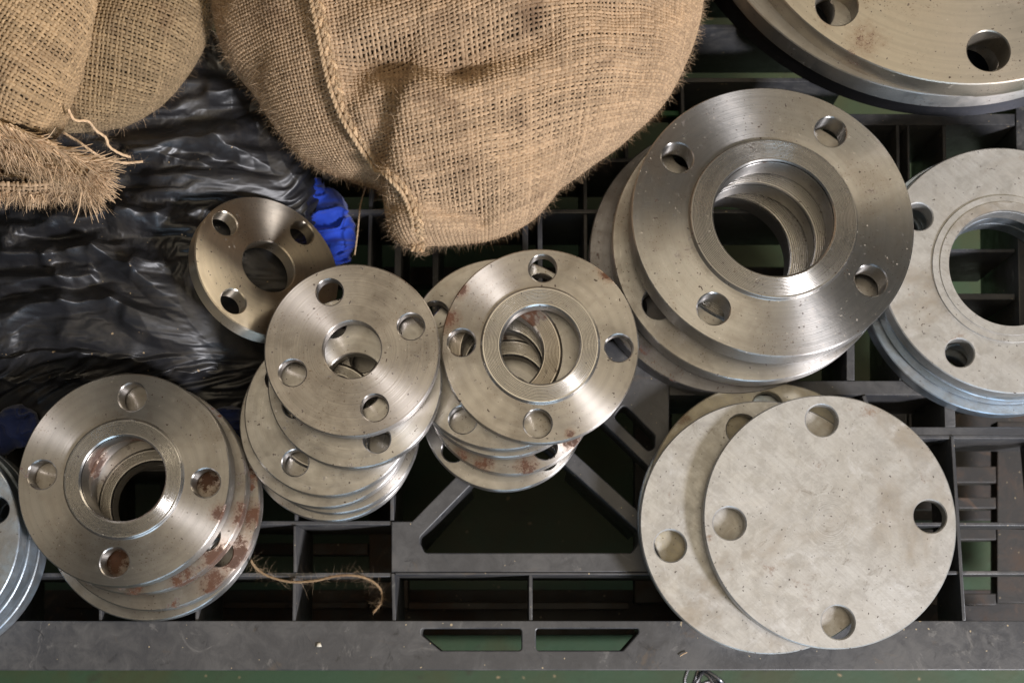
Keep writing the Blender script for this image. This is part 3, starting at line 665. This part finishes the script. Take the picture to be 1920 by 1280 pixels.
def weave(surf, a0, a1, b0, b1, sa, sb, wa, wb, rot=0, warp=None, ymax=1e9, name='woven_threads', mat=JUTE, parent=None, th=.0008, seed=0, inner=True, valid=None):
    """threads along a (spaced sb apart in b) and along b (spaced sa apart in a)"""
    g = np.random.default_rng(seed); c, s_ = math.cos(rot), math.sin(rot)
    def pos(A, B):
        if warp is not None: A, B = warp(A, B)
        P, ok = surf(A*c-B*s_, A*s_+B*c)
        ok = ok & (P[..., 1] < ymax)
        if valid is not None: ok = ok & valid(P)
        return P, ok
    Vs, Fs, Ts = [], [], []; off = 0
    na, nb = int((a1-a0)/sa), int((b1-b0)/sb)
    e = 1e-4
    for kind in (0, 1):
        nt = nb if kind == 0 else na; nc = na if kind == 0 else nb
        npnt = nc*2+1
        ti = np.arange(nt)[:, None]; k = np.arange(npnt)[None, :]
        jit = g.normal(0, .07, (nt, 1)); wob = .10*vnoise(k/7.0+ti*3.1, ti*.9+0*k, seed+kind)
        tpos = (ti+.5+jit+wob); cpos = k/2.0+0*ti
        if kind == 0: A = a0+cpos*sa; B = b0+tpos*sb
        else: A = a0+tpos*sa; B = b0+cpos*sb
        P, ok = pos(A, B); Pa, _ = pos(A+e, B); Pb, _ = pos(A, B+e)
        Ta = Pa-P; Tb = Pb-P
        N = np.cross(Ta, Tb); N /= np.linalg.norm(N, axis=-1, keepdims=True)+1e-12
        T = (Ta if kind == 0 else Tb); T = T/(np.linalg.norm(T, axis=-1, keepdims=True)+1e-12)
        Lt = np.cross(N, T)
        sgn = np.where((ti+kind) % 2 == 0, 1, -1)
        ph = np.cos(np.pi*(k/2.0-.5))*sgn      # crossings sit at k = 1, 3, 5 ...
        C = P + N*(th*(.9*ph)[..., None])
        wd = (wb if kind == 0 else wa)*(1+.15*g.normal(0, 1, (nt, 1))*.6+.20*vnoise(k/3.0+ti*7.7, ti*1.3+0*k, seed+5+kind))*(1+.12*ph)
        wd = np.clip(wd, .0003, None)
        cs = [(-1, -.35), (-.45, .75), (.45, .75), (1, -.35)]
        ring = np.stack([C+Lt*(wd*x)[..., None]+N*(th*z) for x, z in cs], 2)     # nt, npnt, 4, 3
        idx = off+np.arange(nt*npnt*4).reshape(nt, npnt, 4)
        good = ok[:, :-1] & ok[:, 1:] & (np.linalg.norm(P[:, 1:]-P[:, :-1], axis=-1) < max(sa, sb)*4)
        q = np.stack([idx[:, :-1, :-1], idx[:, 1:, :-1], idx[:, 1:, 1:], idx[:, :-1, 1:]], -1)[good]
        Fs.append(q.reshape(-1, 4)); Vs.append(ring.reshape(-1, 3)); off += nt*npnt*4
        tint = .5+.5*(.55*g.normal(0, .5, (nt, 1))+.6*vnoise(k/5.0+ti*5.3, ti*2.1+0*k, seed+9+kind))
        Ts.append(np.repeat(np.clip(tint+0*k, 0, 1)[..., None], 4, 2).ravel())
    Vv = np.concatenate(Vs); Ff = np.concatenate(Fs); Tt = np.concatenate(Ts)
    used = np.zeros(len(Vv), bool); used[Ff.ravel()] = True; rm = np.cumsum(used)-1
    me = np_mesh(name, Vv[used], rm[Ff]); smooth(me, 180)
    at_ = me.attributes.new('tint', 'FLOAT', 'POINT'); at_.data.foreach_set('value', Tt[used].astype(np.float32))
    o = link(name, me, mat, parent); tag(o, kind='stuff')
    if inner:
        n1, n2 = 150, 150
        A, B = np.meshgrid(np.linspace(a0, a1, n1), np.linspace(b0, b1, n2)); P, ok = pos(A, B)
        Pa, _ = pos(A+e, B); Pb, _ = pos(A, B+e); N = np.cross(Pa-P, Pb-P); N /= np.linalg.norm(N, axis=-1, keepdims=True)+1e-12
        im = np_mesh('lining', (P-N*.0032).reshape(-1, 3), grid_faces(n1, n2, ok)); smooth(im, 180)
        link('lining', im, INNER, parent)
    return o, pos
def fibres(name, P0, D, length, width, parent, mat=FIBRE, seed=0, curl=.5, nseg=3):
    """thin curled fibres: P0, D (n,3)"""
    g = np.random.default_rng(seed); n = len(P0); D = D/(np.linalg.norm(D, axis=1, keepdims=True)+1e-9)
    L = length*g.uniform(.4, 1.4, (n, 1)); bend = g.normal(0, curl, (n, 3)); side = np.cross(D, g.normal(0, 1, (n, 3))); side /= np.linalg.norm(side, axis=1, keepdims=True)+1e-9
    rows = []; p = P0.copy(); d = D.copy()
    for k in range(nseg+1):
        w_ = width*(1-.75*k/nseg); rows += [p+side*w_, p-side*w_]
        d = d+bend/nseg; d /= np.linalg.norm(d, axis=1, keepdims=True); p = p+d*L/nseg
    V_ = np.stack(rows, 1); m = 2*(nseg+1); base = np.arange(n)[:, None]*m
    F = np.concatenate([base+np.array([2*k, 2*k+1, 2*k+3, 2*k+2]) for k in range(nseg)])
    me = np_mesh(name, V_.reshape(-1, 3), F)
    a_ = me.attributes.new('tint', 'FLOAT', 'POINT'); a_.data.foreach_set('value', np.repeat(g.uniform(0, 1, n), m).astype(np.float32))
    return tag(link(name, me, mat, parent), kind='stuff')
def fuzz(pos, a0, a1, b0, b1, n, parent, seed, length=.007, width=.00007):
    g = np.random.default_rng(seed); A = g.uniform(a0, a1, n); B = g.uniform(b0, b1, n)
    P, ok = pos(A, B); Pa, _ = pos(A+1e-4, B); Pb, _ = pos(A, B+1e-4); N = np.cross(Pa-P, Pb-P); N /= np.linalg.norm(N, axis=-1, keepdims=True)+1e-12
    D = N*.5+g.normal(0, .7, (n, 3)); P = P+N*.0004
    return fibres('fuzz', P[ok], D[ok], length, width, parent, seed=seed)
def tube(name, pts, rad, mat, parent=None, seg=6, tintv=.5, res=1):
    P = np.array([tuple(p) for p in pts], float)
    if res > 1:
        t = np.arange(len(P)); tt = np.linspace(0, len(P)-1, (len(P)-1)*res+1)
        # catmull-rom
        i = np.clip(tt.astype(int), 0, len(P)-2); f = (tt-i)[:, None]
        p0, p1, p2, p3 = P[np.clip(i-1, 0, None)], P[i], P[i+1], P[np.clip(i+2, None, len(P)-1)]
        P = .5*((2*p1)+(-p0+p2)*f+(2*p0-5*p1+4*p2-p3)*f**2+(-p0+3*p1-3*p2+p3)*f**3)
    T = np.gradient(P, axis=0); T /= np.linalg.norm(T, axis=1, keepdims=True)+1e-12
    up = np.array([0, 0, 1.0]); U = np.cross(T, up); U /= np.linalg.norm(U, axis=1, keepdims=True)+1e-9; W = np.cross(U, T)
    a = np.linspace(0, 2*np.pi, seg, endpoint=False); r = np.broadcast_to(np.asarray(rad, float), (len(P),))
    V_ = P[:, None]+r[:, None, None]*(U[:, None]*np.cos(a)[None, :, None]+W[:, None]*np.sin(a)[None, :, None])
    F = []
    for k in range(len(P)-1):
        for j in range(seg): F.append((k*seg+j, (k+1)*seg+j, (k+1)*seg+(j+1) % seg, k*seg+(j+1) % seg))
    return P, V_.reshape(-1, 3), np.array(F)
def tube_obj(name, tubes, mat, parent=None):
    Vs, Fs, off, Ts = [], [], 0, []
    for _, V_, F in tubes:
        Vs.append(V_); Fs.append(F+off); off += len(V_); Ts.append(np.full(len(V_), random.random()))
    me = np_mesh(name, np.concatenate(Vs), np.concatenate(Fs)); smooth(me, 180)
    a_ = me.attributes.new('tint', 'FLOAT', 'POINT'); a_.data.foreach_set('value', np.concatenate(Ts).astype(np.float32))
    return link(name, me, mat, parent)

YTOP = at(960, -150, .1).y
# central sack
root = tag(empty('burlap_sack', at(870, 60, 0)), 'large full burlap sack at the top centre with a braided seam running down it', 'sack', 'burlap sacks')
def unroot(o, root): o.matrix_parent_inverse = Matrix.Translation(-root.location)
S1 = Sack([(393, 0), (408, 50), (432, 120), (480, 175), (520, 240), (565, 290), (640, 328), (700, 345), (728, 365), (722, 410), (742, 448), (768, 462), (800, 455), (870, 450), (940, 437), (1008, 398),
           (1050, 345), (1115, 300), (1190, 243), (1245, 190), (1285, 115), (1310, 40), (1316, -30), (1300, -150), (1150, -300), (800, -350), (500, -280), (410, -130)],
          (850, 30), .075, .110, 2.15, .07, noise=.0065, seed=11, nscale=.06,
          feats=[(690, 150, 870, 172, -.013, .011), (870, 172, 1020, 112, -.008, .011), (700, 95, 960, 70, .007, .016), (700, 220, 980, 210, .006, .018), (760, 40, 1000, 60, .004, .02), (735, 362, 900, 385, -.012, .008), (900, 385, 990, 372, -.010, .008), (700, 250, 900, 300, .006, .018),
                 (605, 20, 640, 190, .004, .007), (640, 190, 790, 365, .005, .008), (1060, 250, 1200, 130, -.005, .012), (1150, 60, 1240, 20, -.006, .012), (800, 410, 960, 425, .005, .012)])
def warp1(A, B): return A+.010*np.sin(B*9+1)+.006*np.sin(A*14), B-.045*np.clip(A, -.05, 1)**2*3.2+.010*np.sin(A*11)+.005*np.sin(A*23+B*9)
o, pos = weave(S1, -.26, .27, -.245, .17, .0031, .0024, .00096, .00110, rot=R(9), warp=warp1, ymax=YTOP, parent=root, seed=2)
fuzz(pos, -.26, .27, -.245, .17, 34000, root, 5)
# braided seam
def seam(path, root, S, zoff=.0006, R0=.0017):
    P = np.array([(*at(x, y, .14).xy, 0) for x, y in path]); t = np.linspace(0, len(P)-1, 260)
    X = np.interp(t, range(len(P)), P[:, 0]); Y = np.interp(t, range(len(P)), P[:, 1])
    k = np.ones(21)/21; X = np.convolve(np.pad(X, 10, 'edge'), k, 'valid'); Y = np.convolve(np.pad(Y, 10, 'edge'), k, 'valid')
    Z = S.top(X, Y)+zoff; C = np.stack([X, Y, Z], 1)
    L = np.r_[0, np.cumsum(np.linalg.norm(np.diff(C, axis=0), axis=1))]
    T = np.gradient(C, axis=0); T /= np.linalg.norm(T, axis=1, keepdims=True); U = np.cross(T, [0, 0, 1.0]); U /= np.linalg.norm(U, axis=1, keepdims=True); W = np.cross(U, T)
    tb = []
    for j in range(3):
        ph = 2*np.pi*L/.019+j*2*np.pi/3
        pts = C+U*(R0*1.25*np.sin(ph))[:, None]+W*(R0*.55*np.sin(2*ph))[:, None]
        for q in range(3):
            a = 2*np.pi*L/.006+q*2.1
            tb.append(tube('s', pts+U*(.0007*np.sin(a))[:, None]+W*(.0007*np.cos(a))[:, None], .00085, None))
    for q in range(2):   # edge cord beside the braid
        a = 2*np.pi*L/.007+q*3.14
        tb.append(tube('s', C+U*(.0050+.0008*np.sin(a))[:, None]+W*(.0008*np.cos(a))[:, None], .0011, None))
    o = tube_obj('braided_seam', tb, jute_mat('seam_yarn', (.50, .35, .205), stain=.25), root)
    g = np.random.default_rng(3); i = g.integers(0, len(C), 4500)
    fibres('fuzz', C[i]+g.normal(0, .0028, (4500, 3)), g.normal(0, 1, (4500, 3))+[0, 0, .5], .006, .00007, root, seed=4)
seam([(603, -40), (606, 20), (618, 80), (628, 140), (640, 190), (662, 235), (700, 280), (735, 320), (768, 350), (782, 385), (776, 430)], root, S1)
for o in list(col.objects):
    if o.parent is root: unroot(o, root)

# left sack
root2 = tag(empty('burlap_sack', at(120, 60, 0)), 'burlap sack in the top left corner with a frayed open mouth folded over', 'sack', 'burlap sacks')
S2 = Sack([(398, 0), (392, 40), (372, 88), (338, 140), (290, 188), (222, 226), (150, 236), (60, 232), (-100, 180), (-200, 0), (-150, -200), (200, -280), (380, -150)], (130, -10), .085, .045, 2.3, .06, noise=.003, seed=23,
          feats=[(230, 60, 330, 70, .004, .015), (150, 150, 300, 160, -.003, .01)])
o, pos = weave(S2, -.17, .16, -.155, .10, .0032, .0026, .0009, .00108, rot=R(-6), warp=lambda A, B: (A+.006*np.sin(B*16), B+.012*np.cos(A*14)), ymax=YTOP, parent=root2, seed=7, mat=JUTE_SHADE)
fuzz(pos, -.17, .16, -.155, .10, 7000, root2, 6)
S3 = Sack([(182, -10), (174, 50), (152, 110), (122, 175), (104, 228), (70, 262), (0, 262), (-120, 210), (-200, 50), (-150, -150), (60, -190), (165, -110)], (-5, 40), .125, .04, 2.3, .06, noise=.003, seed=33, feats=[(60, 0, 20, 200, .003, .012)])
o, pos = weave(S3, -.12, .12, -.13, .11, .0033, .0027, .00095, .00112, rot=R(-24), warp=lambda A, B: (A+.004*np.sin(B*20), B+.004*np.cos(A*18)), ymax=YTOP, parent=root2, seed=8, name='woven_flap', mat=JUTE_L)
fuzz(pos, -.12, .12, -.13, .11, 6000, root2, 9)
# folded hem: a woven band curling from the left edge to the right tip
def bandsurf(top, bot, z0, z1, curl):
    T_ = np.array(top, float); B_ = np.array(bot, float); n = len(T_)
    def f(a, b):     # a 0..1 along, b 0..1 across
        t = np.clip(a, 0, 1)*(n-1)
        tx = np.interp(t, range(n), T_[:, 0]); ty = np.interp(t, range(n), T_[:, 1]); bx = np.interp(t, range(n), B_[:, 0]); by = np.interp(t, range(n), B_[:, 1])
        px = tx+(bx-tx)*b; py = ty+(by-ty)*b
        z = z0+(z1-z0)*b+curl*np.sin(np.pi*np.clip(b, 0, 1))+.0025*vnoise(px/22, py/22, 77)
        return at_np(px, py, z), (a > -.01) & (a < 1.01) & (b > -.01) & (b < 1.01)
    return f
def mkband(name, f, wpx, hpx, mat, seed, sp=.0030):
    La, Lb = wpx/2900, hpx/2900
    g = lambda qa, qb: f(qa/La, 1-qb/Lb)
    return weave(g, 0, La, 0, Lb, sp*1.15, sp, .0010, .00115, parent=root2, name=name, mat=mat, seed=seed)
f1 = bandsurf([(-60, 205), (0, 222), (60, 245), (120, 275), (175, 300)], [(-60, 270), (0, 290), (55, 316), (105, 342), (150, 352)], .146, .130, .007)
mkband('folded_hem', f1, 270, 66, JUTE_L, 12)
f2 = bandsurf([(-60, 255), (0, 270), (60, 300), (100, 325), (150, 335)], [(-60, 345), (0, 350), (60, 352), (110, 352), (160, 350)], .100, .110, -.012)
mkband('sack_mouth', f2, 220, 70, JUTE_L, 13)
f3 = bandsurf([(-60, 335), (0, 338), (60, 340), (120, 335), (175, 322)], [(-60, 362), (0, 366), (60, 366), (120, 362), (180, 348)], .118, .110, .003)
mkband('frayed_lip', f3, 240, 28, JUTE, 14)
# frayed yarn ends
def strands(name, n, starts, dirs, length, zs, seed, rad=.0007, spread=.25, sub=5):
    g = np.random.default_rng(seed); tb = []
    for i in range(n):
        u = g.uniform(0, 1); k = u*(len(starts)-1)
        sx = np.interp(k, range(len(starts)), [p[0] for p in starts]); sy = np.interp(k, range(len(starts)), [p[1] for p in starts])
        dx = np.interp(k, range(len(starts)), [p[0] for p in dirs]); dy = np.interp(k, range(len(starts)), [p[1] for p in dirs])
        z = np.interp(k, range(len(starts)), zs)+g.normal(0, .002)
        p = np.array(at(sx+g.normal(0, 3), sy+g.normal(0, 3), z)); d = np.array([dx, -dy, g.uniform(-.5, .1)]); d = d/np.linalg.norm(d)
        d += g.normal(0, spread, 3); L = length*g.uniform(.6, 1.25)
        pts = [p]; dd = d.copy(); bend = g.normal(0, .35, 3)
        for s_ in range(sub): dd = dd+bend/sub+g.normal(0, .08, 3); dd /= np.linalg.norm(dd); pts.append(pts[-1]+dd*L/sub)
        tb.append(tube('s', pts, rad*np.linspace(1, .25, (len(pts)-1)*2+1)*g.uniform(.6, 1.2), None, seg=4, res=2))
    return tag(tube_obj(name, tb, FIBRE, root2), kind='stuff')
strands('frayed_yarns', 360, [(-40, 222), (10, 236), (60, 256), (110, 282), (150, 300)], [(.75, .8), (.8, .7), (.9, .6), (1, .5), (1, .5)], .025, [.153, .153, .151, .149, .147], 5, rad=.0008, spread=.09)
strands('frayed_yarns', 230, [(-30, 262), (40, 290), (90, 310), (140, 325), (175, 320), (185, 300)], [(.4, 1), (.5, .9), (.7, .8), (.9, .6), (1, .35), (1, .1)], .017, [.145, .145, .143, .14, .138, .142], 1, rad=.00055)
strands('frayed_yarns', 200, [(120, 300), (150, 310), (165, 330), (150, 350)], [(1, .2), (1, .5), (.8, .8), (.4, 1)], .023, [.145, .142, .138, .130], 2, rad=.0007, spread=.14)
strands('frayed_yarns', 90, [(-30, 362), (40, 366), (100, 362), (170, 350)], [(-.05, 1), (0, 1), (.05, 1), (.2, 1)], .0095, [.112, .112, .112, .112], 3, rad=.00075, spread=.3)
g = np.random.default_rng(8); n = 1100; u = g.uniform(0, 1, n)
PX = -30+225*u+g.normal(0, 6, n); PY = 262+70*u+g.normal(0, 14, n)+20
fibres('fuzz', at_np(PX, PY, .142+g.normal(0, .003, n)), np.stack([.7+g.normal(0, .5, n), -.7+g.normal(0, .5, n), g.normal(0, .4, n)], 1), .012, .00009, root2, seed=12)
PX = -30+210*g.uniform(0, 1, 1200); PY = 362+g.normal(0, 6, 1200)
fibres('fuzz', at_np(PX, PY, .112+g.normal(0, .002, 1200)), np.stack([g.normal(0, .5, 1200), -1+g.normal(0, .3, 1200), g.normal(0, .3, 1200)], 1), .010, .00008, root2, seed=13)
for o in list(col.objects):
    if o.parent is root2: unroot(o, root2)

# ------------------------------------------------------------------ loose twine
def twine(name, pts, label, rad=.0011, hairs=260, mat=FIBRE, seed=1, hl=.008, group='loose jute twine'):
    W_ = [at(x, y, z) for x, y, z in pts]
    P, _, _ = tube('s', W_, rad, None, res=12)
    T = np.gradient(P, axis=0); T /= np.linalg.norm(T, axis=1, keepdims=True)+1e-9; U = np.cross(T, [0, 0, 1.0]); U /= np.linalg.norm(U, axis=1, keepdims=True)+1e-9; W2 = np.cross(U, T)
    L = np.r_[0, np.cumsum(np.linalg.norm(np.diff(P, axis=0), axis=1))]; tb = []
    for q in range(3):
        a = 2*np.pi*L/.012+q*2.09; tb.append(tube('s', P+(U*np.sin(a)[:, None]+W2*np.cos(a)[:, None])*rad*.5, rad*.62, None))
    o = tube_obj(name, tb, mat); tag(o, label, 'twine', group)
    g = np.random.default_rng(seed); i = g.integers(0, len(P), hairs)
    fibres('fuzz', P[i]+g.normal(0, .0006, (hairs, 3)), g.normal(0, 1, (hairs, 3))*[1, 1, .35], hl, .00004, o, seed=seed, curl=2.0, nseg=6)
twine('twine', [(470, 1050, .012), (482, 1066, .006), (505, 1080, .004), (545, 1090, .004), (590, 1088, .004), (625, 1080, .004), (660, 1078, .003), (690, 1085, -.002), (712, 1102, -.008), (716, 1125, -.012), (700, 1148, -.006)],
      'frayed brown twine curled over the pallet ribs beside the left stack', .0009, 420, jute_mat('twine_brown', (.20, .135, .075)), 3, .011)
twine('twine', [(128, 205, .13), (140, 225, .125), (165, 228, .12), (180, 245, .105), (198, 258, .10), (205, 275, .095), (225, 288, .09), (245, 295, .085)], 'loose yarn trailing from the left sack on to the plastic', .0009, 240, FIBRE, 4)
twine('twine', [(120, 250, .13), (150, 268, .115), (190, 295, .10), (230, 305, .088), (268, 303, .086)], 'straighter pale yarn lying below the left sack on the plastic', .0009, 160, FIBRE, 5)
twine('twine', [(692, 335, .06), (684, 355, .03), (676, 385, .02), (673, 410, .018), (670, 440, .016), (665, 478, .012)], 'thin yarn hanging between the blue rag and the central sack', .0006, 60, FIBRE, 6, .005)

# ------------------------------------------------------------------ chips and crumbs
p = at(598, 1209, 0)
me = np_mesh('plaster_chip', [(-.002, -.0015, 0), (.0022, -.001, 0), (.0012, .0022, 0), (-.0016, .0018, 0), (-.0012, -.0008, .0012), (.0012, -.0006, .0014), (.0006, .0012, .0012), (-.001, .001, .0011)],
             [(4, 5, 6, 7), (0, 1, 5, 4), (1, 2, 6, 5), (2, 3, 7, 6), (3, 0, 4, 7), (3, 2, 1, 0)])
o = link('plaster_chip', me, CHIPM); o.location = (p.x, p.y, .0002); tag(o, 'small white chip lying on the front beam of the pallet', 'chip')

ch = tag(empty('steel_chain', at(1315, 1290, -.19)), 'short bright steel chain hanging under the front edge of the pallet', 'chain')
CH = metal('chain_steel', base=(.22, .22, .23), rough=.3, aniso=0, rings=0)
for k, (x, y, a, tl) in enumerate([(1296, 1264, 70, 25), (1306, 1280, 60, 80), (1318, 1296, 40, 10), (1336, 1268, -35, 75), (1326, 1283, -60, 20)]):
    a_ = np.linspace(0, 2*np.pi, 24, endpoint=False); pts = [(0.0080*math.cos(q)+.003*np.sign(math.cos(q)), .0050*math.sin(q), 0) for q in a_]; pts.append(pts[0])
    P_, V_, F_ = tube('l', pts, .0016, None, seg=8)
    me = np_mesh('link', V_, F_); smooth(me, 180); o = link('link', me, CH, ch)
    o.location = at(x, y, -.19)-ch.location; o.rotation_euler = (R(tl), 0, R(a))
P_, V_, F_ = tube('l', [at(1275, 1229, .0012), at(1281, 1225, .0014), at(1288, 1222, .0012)], .0005, None, res=2)
o = link('straw', np_mesh('straw', V_, F_), FIBRE); tag(o, 'tiny straw-coloured splinter on the front beam beside the blind flanges', 'splinter')
